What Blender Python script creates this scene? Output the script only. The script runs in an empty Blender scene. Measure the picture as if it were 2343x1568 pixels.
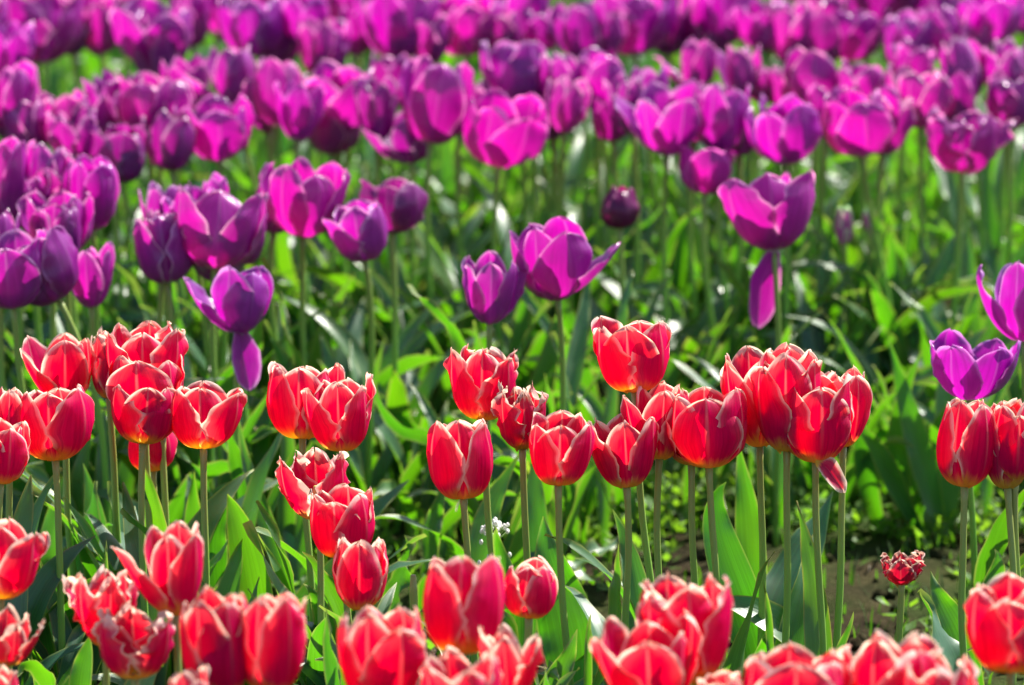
import bpy, math, random
import numpy as np
from mathutils import noise, Vector
R = math.radians
scene = bpy.context.scene

# ------------------------------------------------------------------ camera
CAM_H, PITCH, FPX = 1.90, R(14.0), 16450.0           # FPX: focal length in pixels of a 2342-wide frame
IW, IH = 2342.0, 1568.0
cam_d = bpy.data.cameras.new("camera"); cam = bpy.data.objects.new("camera", cam_d)
scene.collection.objects.link(cam); scene.camera = cam
cam.location = (0, 0, CAM_H); cam.rotation_euler = (R(90) - PITCH, 0, 0)
cam_d.sensor_width = 36.0; cam_d.lens = 36.0 * FPX / IW
cam_d.clip_start = 0.1; cam_d.clip_end = 2000
cam_d.dof.use_dof = True; cam_d.dof.focus_distance = 6.28; cam_d.dof.aperture_fstop = 6.2

# ------------------------------------------------------------------ light
SUN_EL, SUN_AZ = R(50), R(46)                        # azimuth from +Y (away from camera) towards +X
w = bpy.data.worlds.new("World"); scene.world = w; w.use_nodes = True
nt = w.node_tree; bg = nt.nodes["Background"]
sky = nt.nodes.new("ShaderNodeTexSky"); sky.sky_type = 'NISHITA'; sky.sun_disc = False
sky.sun_elevation = SUN_EL; sky.sun_rotation = SUN_AZ
nt.links.new(sky.outputs[0], bg.inputs[0]); bg.inputs[1].default_value = 0.08
sl = bpy.data.lights.new("sun", 'SUN'); sl.energy = 5.0; sl.angle = R(0.5); sl.color = (1, 0.95, 0.87)
sun = bpy.data.objects.new("sun", sl); scene.collection.objects.link(sun)
sdir = Vector((math.sin(SUN_AZ)*math.cos(SUN_EL), math.cos(SUN_AZ)*math.cos(SUN_EL), math.sin(SUN_EL)))
sun.rotation_euler = sdir.to_track_quat('Z', 'Y').to_euler(); sun.location = (1, 9, 6)
scene.view_settings.view_transform = 'Standard'; scene.view_settings.look = 'None'
scene.view_settings.exposure = 1.45; scene.view_settings.gamma = 1.0
scene.cycles.max_bounces = 8; scene.cycles.diffuse_bounces = 4; scene.cycles.transmission_bounces = 6
scene.cycles.use_adaptive_sampling = True

# ------------------------------------------------------------------ pixel <-> world
cp, sp_ = math.cos(PITCH), math.sin(PITCH)
def ray(px, py):
    a = (px - IW/2)/FPX; b = (py - IH/2)/FPX
    return np.array([a, cp - b*sp_, -sp_ - b*cp])      # forward (0,cp,-sp), down (0,-sp,-cp)
def at_z(px, py, z):
    d = ray(px, py); t = (z - CAM_H)/d[2]; return np.array([d[0]*t, d[1]*t, z])
def at_y(px, py, Y):
    d = ray(px, py); t = Y/d[1]; return np.array([d[0]*t, Y, CAM_H + d[2]*t])
def proj(P):
    P = np.atleast_2d(P); v = P - np.array([0, 0, CAM_H])
    f = v[:, 1]*cp - v[:, 2]*sp_; dn = -v[:, 1]*sp_ - v[:, 2]*cp
    return np.stack([IW/2 + FPX*v[:, 0]/f, IH/2 + FPX*dn/f], 1)

# ------------------------------------------------------------------ materials
def newmat(name):
    m = bpy.data.materials.new(name); m.use_nodes = True; m.node_tree.nodes.clear(); return m, m.node_tree
class N:
    def __init__(s, nt): s.nt = nt
    def n(s, t, **k):
        o = s.nt.nodes.new(t)
        for a, b in k.items(): setattr(o, a, b)
        return o
    def link(s, a, b): s.nt.links.new(a, b)
    def val(s, sock, v):
        if isinstance(v, bpy.types.NodeSocket): s.link(v, sock)
        else: sock.default_value = v
    def math(s, op, a, b=None, c=None, clamp=False):
        o = s.n('ShaderNodeMath', operation=op, use_clamp=clamp); s.val(o.inputs[0], a)
        if b is not None: s.val(o.inputs[1], b)
        if c is not None: s.val(o.inputs[2], c)
        return o.outputs[0]
    def mix(s, f, a, b, mode='MIX'):
        o = s.n('ShaderNodeMix', data_type='RGBA', blend_type=mode); s.val(o.inputs[0], f)
        s.val(o.inputs[6], a if isinstance(a, bpy.types.NodeSocket) else tuple(a)+(1,))
        s.val(o.inputs[7], b if isinstance(b, bpy.types.NodeSocket) else tuple(b)+(1,))
        return o.outputs[2]
    def ramp(s, x, lo, hi, a=0.0, b=1.0):
        o = s.n('ShaderNodeMapRange', interpolation_type='SMOOTHSTEP'); s.val(o.inputs[0], x)
        s.val(o.inputs[1], lo); s.val(o.inputs[2], hi); s.val(o.inputs[3], a); s.val(o.inputs[4], b)
        return o.outputs[0]
    def noise(s, vec, scale=5.0, detail=3.0, rough=0.5):
        o = s.n('ShaderNodeTexNoise'); s.link(vec, o.inputs['Vector']); o.inputs['Scale'].default_value = scale
        o.inputs['Detail'].default_value = detail; o.inputs['Roughness'].default_value = rough
        return o.outputs[0]
    def uvs(s, sx, sy, rnd=None):
        uv = s.n('ShaderNodeUVMap', uv_map='UVMap').outputs[0]
        o = s.n('ShaderNodeVectorMath', operation='MULTIPLY'); s.link(uv, o.inputs[0]); o.inputs[1].default_value = (sx, sy, 1)
        if rnd is None: return o.outputs[0]
        c = s.n('ShaderNodeCombineXYZ'); s.link(rnd, c.inputs[2]); a = s.n('ShaderNodeVectorMath', operation='ADD')
        s.link(o.outputs[0], a.inputs[0]); s.link(c.outputs[0], a.inputs[1]); return a.outputs[0]

def petal_mat(name, d_col, t_col, rim_d, rim_t, base_d, base_t, rim_w, rim_amt, mid_amt, tf, base_lim, rough=0.5, spec=.12):
    m, nt = newmat(name); g = N(nt)
    oi = g.n('ShaderNodeObjectInfo'); rnd = g.math('MULTIPLY', oi.outputs['Random'], 37.0)
    sep = g.n('ShaderNodeSeparateXYZ'); g.link(g.n('ShaderNodeUVMap', uv_map='UVMap').outputs[0], sep.inputs[0])
    u, v = sep.outputs[0], sep.outputs[1]
    rim = g.n('ShaderNodeAttribute', attribute_name='rim').outputs['Fac']
    streak = g.noise(g.uvs(16, 1.4, rnd), 1.0, 3, .6)
    fine = g.noise(g.uvs(60, 3.0, rnd), 1.0, 2, .5)
    blot = g.noise(g.uvs(5, 4, rnd), 1.0, 2, .5)
    # ragged pale margin
    wv = g.math('MULTIPLY', g.math('MULTIPLY_ADD', blot, 1.6, 0.25), rim_w)
    wv = g.math('MULTIPLY', wv, g.math('MULTIPLY_ADD', fine, .9, 0.55))
    rm = g.ramp(rim, 0.0, wv, 1.0, 0.0)
    rm = g.math('MULTIPLY', rm, rim_amt, clamp=True)
    halo = g.math('MULTIPLY', g.ramp(rim, 0.0, g.math('MULTIPLY', wv, 3.2), 1.0, 0.0), .08)
    rm = g.math('MAXIMUM', rm, halo)
    # pale midline
    au = g.math('ABSOLUTE', g.math('SUBTRACT', u, 0.5))
    mid = g.math('MULTIPLY', g.ramp(au, 0.004, 0.035, 1, 0), g.ramp(v, 0.3, 0.9, 0.15, 1.0))
    mid = g.math('MULTIPLY', mid, mid_amt)
    # throat colour at the base
    bb = g.math('ADD', v, g.math('MULTIPLY', g.math('SUBTRACT', streak, .5), -0.22))
    bs = g.ramp(bb, base_lim*0.45, base_lim*1.3, 1, 0)
    def build(c, rc, bc, dark, pale):
        x = g.mix(g.ramp(streak, 0.3, 0.7), dark, c)
        x = g.mix(g.math('MULTIPLY', g.ramp(fine, .45, .75), .35), x, pale)
        x = g.mix(mid, x, rc); x = g.mix(rm, x, rc); x = g.mix(bs, x, bc)
        return g.mix(1.0, x, oi.outputs['Color'], 'MULTIPLY')
    dc = build(d_col, rim_d, base_d, [k*.72 for k in d_col], [min(1, k*1.2+.006) for k in d_col])
    tc = build(t_col, rim_t, base_t, [k*.78 for k in t_col], [min(1, k*1.1) for k in t_col])
    bp = g.n('ShaderNodeBump'); bp.inputs['Strength'].default_value = 0.25; bp.inputs['Distance'].default_value = 0.0012
    g.link(g.math('ADD', streak, g.math('MULTIPLY', fine, .4)), bp.inputs['Height'])
    p = g.n('ShaderNodeBsdfPrincipled'); g.link(dc, p.inputs['Base Color']); p.inputs['Roughness'].default_value = rough
    p.inputs['Specular IOR Level'].default_value = spec; g.link(bp.outputs[0], p.inputs['Normal'])
    p.inputs['Sheen Weight'].default_value = 0.0; p.inputs['Sheen Roughness'].default_value = 0.5
    t = g.n('ShaderNodeBsdfTranslucent'); g.link(tc, t.inputs[0])
    mx = g.n('ShaderNodeMixShader'); mx.inputs[0].default_value = tf
    g.link(p.outputs[0], mx.inputs[1]); g.link(t.outputs[0], mx.inputs[2])
    o = g.n('ShaderNodeOutputMaterial'); g.link(mx.outputs[0], o.inputs[0]); return m
M_RED = petal_mat('red_petal', (.68, .002, .13), (.97, .0, .024), (.95, .78, .66), (.98, .74, .55),
                  (.75, .48, .08), (.95, .58, .06), .0041, 1.0, .18, .52, .24, .55, .06)
M_PUR = petal_mat('purple_petal', (.34, .016, .34), (.60, .003, .36), (.60, .20, .58), (.9, .26, .66),  # pale rim colour: lighter petal edges, with sunlit edge glints painted in
                  (.42, .26, .42), (.55, .2, .45), .0032, .85, .20, .46, .07, .30, .7)
M_DRY = petal_mat('withered_petal', (.34, .006, .06), (.62, .004, .03), (.72, .55, .45), (.7, .5, .35),
                  (.6, .35, .1), (.7, .4, .1), .0022, .9, .1, .40, .12, .55)

def leaf_mat(name, d, t, edge, tf=.42, rough=.34, spec=.6, coat=.0):
    m, nt = newmat(name); g = N(nt)
    oi = g.n('ShaderNodeObjectInfo'); rnd = g.math('MULTIPLY', oi.outputs['Random'], 37.0)
    pos = g.n('ShaderNodeNewGeometry').outputs['Position']
    rim = g.n('ShaderNodeAttribute', attribute_name='rim').outputs['Fac']
    vein = g.noise(g.uvs(34, 1.0, rnd), 1.0, 2, .6)
    blot = g.noise(pos, 28, 3, .6); big = g.noise(pos, 9, 1, .5)
    rm = g.math('MULTIPLY', g.ramp(rim, 0.0, .0024, 1, 0), .75)
    def build(c, e):
        x = g.mix(g.ramp(vein, .35, .7), [k*.8 for k in c], [k*1.15 for k in c])
        x = g.mix(g.math('MULTIPLY', g.ramp(big, .4, .65), .45), x, (c[0]*1.7, c[1]*1.2, c[2]*.7))
        x = g.mix(g.math('MULTIPLY', g.ramp(blot, .62, .75), .25), x, (c[0]*2.2+.02, c[1]*1.1, c[2]))
        x = g.mix(rm, x, e)
        return g.mix(1.0, x, oi.outputs['Color'], 'MULTIPLY')
    dc = build(d, edge); tc = build(t, [k*1.3 for k in edge])
    bp = g.n('ShaderNodeBump'); bp.inputs['Strength'].default_value = 0.35; bp.inputs['Distance'].default_value = 0.001
    g.link(vein, bp.inputs['Height'])
    p = g.n('ShaderNodeBsdfPrincipled'); g.link(dc, p.inputs['Base Color'])
    g.link(g.ramp(blot, .3, .7, rough-.05, rough+.13), p.inputs['Roughness'])
    p.inputs['Specular IOR Level'].default_value = spec; g.link(bp.outputs[0], p.inputs['Normal'])
    p.inputs['Sheen Weight'].default_value = 0.0
    tr = g.n('ShaderNodeBsdfTranslucent'); g.link(tc, tr.inputs[0])
    mx = g.n('ShaderNodeMixShader'); mx.inputs[0].default_value = tf
    g.link(p.outputs[0], mx.inputs[1]); g.link(tr.outputs[0], mx.inputs[2])
    o = g.n('ShaderNodeOutputMaterial'); g.link(mx.outputs[0], o.inputs[0]); return m
M_LEAF = leaf_mat('tulip_leaf', (.048, .13, .058), (.11, .41, .004), (.30, .34, .06), .37, .34, .8)
M_WEED = leaf_mat('weed_leaf', (.07, .16, .03), (.22, .50, .02), (.12, .25, .03), .45, .5, .4)

def stem_mat():
    m, nt = newmat('tulip_stem'); g = N(nt)
    oi = g.n('ShaderNodeObjectInfo')
    sep = g.n('ShaderNodeSeparateXYZ'); g.link(g.n('ShaderNodeUVMap', uv_map='UVMap').outputs[0], sep.inputs[0])
    nz = g.noise(g.uvs(4, 12), 1.0, 3, .6)
    f = g.ramp(g.math('ADD', sep.outputs[1], g.math('MULTIPLY', nz, .3)), .55, 1.2)
    c = g.mix(f, (.22, .42, .06), (.32, .30, .08))
    c = g.mix(g.math('MULTIPLY', nz, .35), c, (.2, .32, .12))
    c = g.mix(1.0, c, oi.outputs['Color'], 'MULTIPLY')
    p = g.n('ShaderNodeBsdfPrincipled'); g.link(c, p.inputs['Base Color']); p.inputs['Roughness'].default_value = .42
    p.inputs['Specular IOR Level'].default_value = .45
    p.inputs['Subsurface Weight'].default_value = .15; p.inputs['Subsurface Radius'].default_value = (.002, .004, .001)
    p.inputs['Subsurface Scale'].default_value = 1.0
    o = g.n('ShaderNodeOutputMaterial'); g.link(p.outputs[0], o.inputs[0]); return m
M_STEM = stem_mat()
def plain(name, col, rough=.5, var=.3, sc=200, spec=.4):
    m, nt = newmat(name); g = N(nt); pos = g.n('ShaderNodeNewGeometry').outputs['Position']
    nz = g.noise(pos, sc, 3, .6)
    p = g.n('ShaderNodeBsdfPrincipled')
    g.link(g.mix(nz, [k*(1-var) for k in col], [min(1, k*(1+var)) for k in col]), p.inputs['Base Color'])
    p.inputs['Roughness'].default_value = rough; p.inputs['Specular IOR Level'].default_value = spec
    o = g.n('ShaderNodeOutputMaterial'); g.link(p.outputs[0], o.inputs[0]); return m
M_PIST = plain('pistil', (.55, .5, .16)); M_ANTH = plain('anther', (.10, .06, .05))
M_WHITE = plain('white_flower', (.8, .8, .72)); M_WSTEM = plain('weed_stem', (.22, .34, .1))
M_STRAW = plain('straw', (.42, .33, .2)); M_FLY = plain('insect_body', (.65, .30, .04))
M_YEL = plain('yellow_flower', (.8, .62, .04))
def soil_mat():
    m, nt = newmat('soil'); g = N(nt); pos = g.n('ShaderNodeNewGeometry').outputs['Position']
    a = g.noise(pos, 14, 6, .65); b = g.noise(pos, 120, 4, .7); c = g.noise(pos, 4, 2, .5)
    col = g.mix(g.ramp(a, .35, .7), (.013, .010, .005), (.042, .029, .015))
    col = g.mix(g.math('MULTIPLY', g.ramp(b, .5, .75), .5), col, (.10, .075, .042))
    col = g.mix(g.math('MULTIPLY', g.ramp(c, .4, .6), .7), col, (.030, .055, .010))
    bp = g.n('ShaderNodeBump'); bp.inputs['Strength'].default_value = .9; bp.inputs['Distance'].default_value = .006
    g.link(b, bp.inputs['Height'])
    p = g.n('ShaderNodeBsdfPrincipled'); g.link(col, p.inputs['Base Color']); p.inputs['Roughness'].default_value = .95; p.inputs['Specular IOR Level'].default_value = .05
    g.link(bp.outputs[0], p.inputs['Normal'])
    o = g.n('ShaderNodeOutputMaterial'); g.link(p.outputs[0], o.inputs[0]); return m
M_SOIL = soil_mat()

# ------------------------------------------------------------------ mesh helpers
def mesh_obj(name, V, F, mat, parent=None, UV=None, RIM=None, col=None, smooth=True):
    me = bpy.data.meshes.new(name); me.from_pydata([tuple(p) for p in V], [], F)
    if smooth: me.polygons.foreach_set('use_smooth', [True]*len(me.polygons))
    if UV is not None:
        l = me.uv_layers.new(name='UVMap'); idx = np.empty(len(me.loops), dtype=np.int32); me.loops.foreach_get('vertex_index', idx)
        l.data.foreach_set('uv', np.asarray(UV, dtype=np.float32)[idx].ravel())
    if RIM is not None:
        a = me.attributes.new('rim', 'FLOAT', 'POINT'); a.data.foreach_set('value', np.asarray(RIM, dtype=np.float32))
    me.materials.append(mat)
    o = bpy.data.objects.new(name, me); scene.collection.objects.link(o)
    if parent is not None: o.parent = parent
    if col is not None: o.color = col
    return o
_grid = {}
def grid_faces(nv, nu):
    if (nv, nu) not in _grid:
        _grid[(nv, nu)] = [(j*nu+i, j*nu+i+1, (j+1)*nu+i+1, (j+1)*nu+i) for j in range(nv-1) for i in range(nu-1)]
    return _grid[(nv, nu)]
def nz(x, y, z): return noise.noise(Vector((x, y, z)))
US = np.array([-1, -.95, -.89, -.81, -.7, -.56, -.4, -.24, -.1, 0, .1, .24, .4, .56, .7, .81, .89, .95, 1.0])
VS = np.array([0, .04, .08, .12, .17, .22, .28, .34, .40, .46, .52, .58, .64, .69, .74, .785, .825, .86, .89, .92, .945, .965, .985, 1.0])
def petal_w(v, point=0.0):
    base = .24 + .76*np.clip(v/.46, 0, 1)**.8
    t = np.clip((v-.42)/.58, 0, 1)
    top = np.clip(1 - t**(2.5-point), 0, 1)**.54
    return base*top
def rim_dist(us, vs, W, L):
    P = np.stack(np.meshgrid(us, vs), -1); px = P[..., 0]*W[:, None]; py = P[..., 1]*L
    vv = np.linspace(.03, 1, 60); ww = np.interp(vv, vs, W)
    B = np.concatenate([np.stack([ww, vv*L], 1), np.stack([-ww, vv*L], 1)])
    d = np.sqrt((px.ravel()[:, None]-B[:, 0])**2 + (py.ravel()[:, None]-B[:, 1])**2).min(1)
    d[(np.abs(P[..., 0]) >= 1).ravel()] = 0
    return d
def sweep(C, S, Nn, W, RC, us, vs, L, frill=0.0, jag=0.0, rib=0.0, seed=0.0, wavef=3.0):
    """surface swept along centres C with side S and inner normal Nn, half widths W, cross-section radius RC"""
    T = np.gradient(C, axis=0); T /= np.linalg.norm(T, axis=1)[:, None] + 1e-12
    V = []
    for j, v in enumerate(vs):
        for u in us:
            s = u*W[j]; rc = RC[j]; a = max(-1.5, min(1.5, s/rc))
            e = abs(u)**2
            lat = rc*math.sin(a); inn = rc*(1-math.cos(a))
            k = frill*(e*.9 + .5*max(0, v-.7))*nz(v*wavef*2.2+seed, u*1.6, seed*1.7)
            k += frill*.30*e*nz(v*9+seed, u*3, 7.1)
            k -= rib*math.exp(-(u/.13)**2)*min(1, v*3)
            tt = jag*max(0, v-.72)/.28*(nz(u*2.6+seed, 3.3, seed) + .5*nz(u*8+seed, 1.3, seed))
            V.append(C[j] + S[j]*lat*(1+.25*jag/.004*0*u) + Nn[j]*(inn+k) + T[j]*tt)
    return np.array(V)

def petal_local(L, Wm, az, splay, close, rnd, rag=0., outer=True, curl=0., tau=.20, point=0.):
    """petal in bloom space (stem axis = z, attached at origin)"""
    vs = VS; n = len(vs)
    fine = np.linspace(0, 1, 120)
    base = 84.0
    e = splay*np.clip(fine/.25, 0, 1) + close*(.42-fine)*1.0
    e = e + curl*np.clip((fine-.80)/.2, 0, 1)**1.5
    ph = np.radians(e + (base-e)*np.exp(-(fine/tau)**1.5))
    d = L/119
    rho = .0028 + np.concatenate([[0], np.cumsum(np.sin(ph[:-1])*d)]); z = np.concatenate([[0], np.cumsum(np.cos(ph[:-1])*d)])
    rho = rho*(1.0 if outer else .84) ; rho = np.maximum(rho, .0015)
    R_ = np.interp(vs, fine, rho); Z = np.interp(vs, fine, z); PH = np.interp(vs, fine, ph)
    W = Wm*petal_w(vs, point); W[-1] = Wm*.05
    W = W*(1+.05*np.array([nz(v*4+rnd, rnd, 1.) for v in vs]))
    if rag > 0: W = W*(1 - rag*.35*np.clip((vs-.5)/.5, 0, 1))
    ca, sa = math.cos(az), math.sin(az)
    rad = np.array([ca, sa, 0]); side = np.array([-sa, ca, 0]); up = np.array([0, 0, 1.])
    C = R_[:, None]*rad + Z[:, None]*up
    tw = rnd % 1.0 - .5
    S = np.array([side*math.cos(.25*tw*v) + rad*math.sin(.25*tw*v) for v in vs])
    Nn = -np.cos(PH)[:, None]*rad + np.sin(PH)[:, None]*up
    RC = np.clip(np.maximum(R_, .010)*(.92+.15*vs), .010, .05)*(1+.30*np.clip(vs-.5, 0, 1)*(1 if splay < 12 else 1.6))
    if rag > 0:
        RC = RC*(1-.45*rag*np.clip(vs-.4, 0, 1))
    V = sweep(C, S, Nn, W, RC, US, vs, L, frill=.0046*(1+2.6*rag), jag=.0030*(1+3.6*rag), rib=.0010, seed=rnd*3.1, wavef=2.6+2.5*rag)
    rim = rim_dist(US, vs, W, L)
    uv = np.array([((u+1)/2, v) for v in vs for u in US])
    return V, uv, rim

def rot_axis(lean, back):
    cl, sl_ = math.cos(lean), math.sin(lean)
    Ry = np.array([[cl, 0, sl_], [0, 1, 0], [-sl_, 0, cl]])
    cb, sb = math.cos(back), math.sin(back)           # back > 0: top moves away from the camera
    Rx = np.array([[1, 0, 0], [0, cb, sb], [0, -sb, cb]])
    return Ry @ Rx

def tube(P, rad, ns=9):
    P = np.asarray(P); T = np.gradient(P, axis=0); T /= np.linalg.norm(T, axis=1)[:, None]
    V, F, UV = [], [], []
    for j in range(len(P)):
        a = np.cross(T[j], [0, 1., .05]); a /= np.linalg.norm(a); b = np.cross(T[j], a)
        for i in range(ns):
            t = 2*math.pi*i/ns; V.append(P[j] + rad[j]*(a*math.cos(t)+b*math.sin(t))); UV.append((i/ns, j/(len(P)-1)))
    for j in range(len(P)-1):
        for i in range(ns):
            k = (i+1) % ns; F.append((j*ns+i, j*ns+k, (j+1)*ns+k, (j+1)*ns+i))
    F.append(tuple(range(ns))[::-1]); F.append(tuple((len(P)-1)*ns+i for i in range(ns)))
    return np.array(V), F, UV
def bez(p0, p1, p2, p3, n):
    t = np.linspace(0, 1, n)[:, None]
    return (1-t)**3*p0 + 3*(1-t)**2*t*p1 + 3*(1-t)*t*t*p2 + t**3*p3

LU = np.array([-1, -.9, -.62, -.3, 0, .3, .62, .9, 1.0]); LV = np.linspace(0, 1, 19)
def leaf_w(v): return (.40+.60*np.clip(v/.35, 0, 1)**.8)*np.clip(1-np.clip((v-.36)/.64, 0, 1)**1.75, 0.02, 1)
def leaf_local(base, az, L, W, lean, bend, seed, twist=0., fold=.55, wave=.004):
    n = len(LV); fine = LV
    th = np.radians(lean + bend*fine**1.7)
    rad = np.array([math.cos(az), math.sin(az), 0]); up = np.array([0, 0, 1.]); side = np.array([-math.sin(az), math.cos(az), 0])
    d = L/(n-1); Tn = np.sin(th)[:, None]*rad + np.cos(th)[:, None]*up
    C = base + np.concatenate([[[0, 0, 0]], np.cumsum(Tn[:-1]*d, 0)])
    sway = np.array([nz(v*1.3+seed, seed, 2.)*.05*L*4*v for v in LV]); C = C + sway[:, None]*side*.5
    Nn = -np.cos(th)[:, None]*rad + np.sin(th)[:, None]*up
    S2, N2 = [], []
    for j, v in enumerate(LV):
        a = twist*v; S2.append(side*math.cos(a)+Nn[j]*math.sin(a)); N2.append(Nn[j]*math.cos(a)-side*math.sin(a))
    return leaf_surf(C, np.array(S2), np.array(N2), W*leaf_w(LV), L, seed, fold, wave)
def leaf_surf(C, S, Nn, Wd, L, seed, fold, wave):
    V = []
    for j, v in enumerate(LV):
        f = fold*(1.15-.85*v)
        for u in LU:
            s = u*Wd[j]; au = abs(u)
            x = s*math.cos(f*au**.6); y = abs(s)*math.sin(f*au**.6)
            y += wave*au*au*nz(v*6+seed, (2. if u > 0 else -2.), seed)*1.8 + .0006*math.cos(u*20)*0
            V.append(C[j] + S[j]*x + Nn[j]*y)
    rim = rim_dist(LU, LV, Wd, L); uv = [((u+1)/2, v) for v in LV for u in LU]
    return np.array(V), uv, rim
def leaf_px(pts, Y0, Y1, wpx, seed, roll=0., fold=.4, wave=.004, wp=None):
    """leaf following a path read off the picture, rooted at depth Y0, its tip at depth Y1"""
    pts = np.array(pts, float); t = np.linspace(0, 1, len(pts))
    tt = LV; deg = min(3, len(pts)-1)
    cx = np.polyval(np.polyfit(t, pts[:, 0], deg), tt); cy = np.polyval(np.polyfit(t, pts[:, 1], deg), tt)
    C = np.array([at_y(cx[i], cy[i], Y0+(Y1-Y0)*tt[i]) for i in range(len(tt))])
    T = np.gradient(C, axis=0); T /= np.linalg.norm(T, axis=1)[:, None]
    L = np.linalg.norm(np.diff(C, axis=0), axis=1).sum()
    view = np.array([0, -cp, sp_]); S, Nn = [], []
    for j in range(len(tt)):
        s = np.cross(T[j], view); s /= np.linalg.norm(s); nn = np.cross(s, T[j])
        r = roll if not hasattr(roll, '__len__') else np.interp(tt[j], [0, .5, 1], roll)
        S.append(s*math.cos(r)+nn*math.sin(r)); Nn.append(nn*math.cos(r)-s*math.sin(r))
    W = wpx*Y0/FPX/2*leaf_w(LV)/1.0
    return C, leaf_surf(C, np.array(S), np.array(Nn), W, L, seed, fold, wave)

rng = random.Random(11)
def ground_z(x, y):
    return .012*nz(x*5, y*5, 0) + .008*nz(x*17, y*17, 3) + .004*nz(x*50, y*50, 5)

tulips = []
def tag(o, label, cat, group=None, kind=None):
    if label: o['label'] = label
    if cat: o['category'] = cat
    if group: o['group'] = group
    if kind: o['kind'] = kind
G_RED = 'red tulips with cream petal edges'; G_PUR = 'purple tulips of the rear bed'

def tulip(kind, x0, x1, yt, yb, label, **o):
    """x0..x1, yt..yb: extent of the bloom in the picture; h: height of its base over the ground"""
    red = kind == 'r'
    seed = o.get('seed', len(tulips)*1.37+.31); r = random.Random(int(seed*1000))
    h = o.get('h', (.265 if red else .295)); op = o.get('op', 0.)        # op: opening, degrees added to every petal
    lv = 4 if yb > 700 else 10
    lean = R(o.get('lean', r.uniform(-lv, lv))); back = R(o.get('back', r.uniform(0, 12) if yb > 700 else r.uniform(-4, 16)))
    yaw = R(o.get('yaw', r.choice([90, 270, 75, 105, 80, 290, 60, 120, 100]))); rag = o.get('rag', r.uniform(0, .15) if red else r.uniform(0, .08))
    close = o['close']-14 if 'close' in o else (38 if red else 34); close += r.uniform(-8, 8)
    spl = o.get('sp', {}); curls = o.get('curl', {}); miss = o.get('miss', ())
    tint = o.get('tint', 1.0); col = tuple([tint*c for c in o.get('rgb', (1, 1, 1) if red else (r.uniform(.95, 1.1), r.uniform(.8, 1.9), r.uniform(.95, 1.1)))])+(1,)
    petals = []
    for k in range(6):
        az = yaw + R(120*k) + (0 if k < 3 else R(60)) + r.uniform(-.10, .10); outer = k < 3
        adeg = math.degrees(az) % 360
        def near(dct, default=0):
            b = default
            for a, vv in dct.items():
                if abs((adeg-a+180) % 360-180) <= 30: b = vv
            return b
        if near({m: 1 for m in miss}): continue
        pv = 1.0 if red else 1.8
        s = 7 + op*.8 + r.uniform(-5, 5)*pv + near(spl)
        cl = close - .5*near(spl)
        L = .080*(1 + r.uniform(-.07, .07))*(1 if outer else 1.0)
        V, uv, rim = petal_local(L, (.0282 if outer else .0250)*(1+r.uniform(-.06, .06))*(1 if red else .88)*o.get('w', 1), az, s, cl,
                                 seed*.77+k*5.13, rag, outer, near(curls, r.uniform(-26, 26)*pv), point=o.get('point', .35 if red else r.uniform(.1, .8)))
        petals.append([V, uv, rim])
    Rm = rot_axis(lean, back)
    sx = sz = 1.0
    bx = o.get('bx', (x0+x1)/2); by = yb
    for it in range(4):
        P0 = at_z(bx, by, h)
        allv = np.concatenate([(p[0]*np.array([sx, sx, sz])) @ Rm.T + P0 for p in petals]); q = proj(allv)
        qx0, qx1, qt, qb = q[:, 0].min(), q[:, 0].max(), q[:, 1].min(), q[:, 1].max()
        sx *= (x1-x0)/(qx1-qx0); sz *= (yb-yt)/(qb-qt)
        m = math.sqrt(sx*sz); asp = max(.70, min(1.5, sx/sz)); sx = m*math.sqrt(asp); sz = m/math.sqrt(asp)
        if 'bx' not in o: bx += (x0+x1)/2-(qx0+qx1)/2
        by += (yb-qb)
    P0 = at_z(bx, by, h)
    # root of the stem
    dx = o.get('dx', r.uniform(-.012, .03)); dy = o.get('dy', r.uniform(-.015, .02))
    gx, gy = P0[0]+dx, P0[1]+dy; root = np.array([gx, gy, ground_z(gx, gy)-.004])
    e = bpy.data.objects.new('red_tulip' if red else 'purple_tulip', None); e.empty_display_size = .02
    scene.collection.objects.link(e); e.location = root
    tag(e, label, 'tulip', G_RED if red else G_PUR)
    P0l = P0-root
    mat = M_DRY if o.get('dry') else (M_RED if red else M_PUR)
    scl = np.array([sx, sx, sz]); F = grid_faces(len(VS), len(US))
    for V, uv, rim in petals:
        mesh_obj('petal', (V*scl) @ Rm.T + P0l, F, mat, e, uv, rim*math.sqrt(sx*sz), col)
    for (pts, wpx, dY) in o.get('hang', []):           # petals hanging loose below the bloom
        C = np.array([at_y(*np.array([np.interp(t, np.linspace(0, 1, len(pts)), [p[0] for p in pts]),
                                      np.interp(t, np.linspace(0, 1, len(pts)), [p[1] for p in pts])]), P0[1]-dY) for t in VS])
        T = np.gradient(C, axis=0); T /= np.linalg.norm(T, axis=1)[:, None]; view = np.array([0, -cp, sp_])
        S = np.cross(T, view); S /= np.linalg.norm(S, axis=1)[:, None]; Nn = np.cross(S, T)
        ang = .5; S2 = S*math.cos(ang)+Nn*math.sin(ang); N2 = Nn*math.cos(ang)-S*math.sin(ang)
        W = wpx*P0[1]/FPX/2*petal_w(VS); W[-1] = .001; L = np.linalg.norm(np.diff(C, axis=0), axis=1).sum()
        V = sweep(C, S2, N2, W, np.full(len(VS), .022), US, VS, L, .002, .002, .001, seed)
        p = mesh_obj('petal', V-root, F, mat, e, [((u+1)/2, v) for v in VS for u in US], rim_dist(US, VS, W, L), col)
        p['label'] = 'loose petal hanging down from the bloom'
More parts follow.
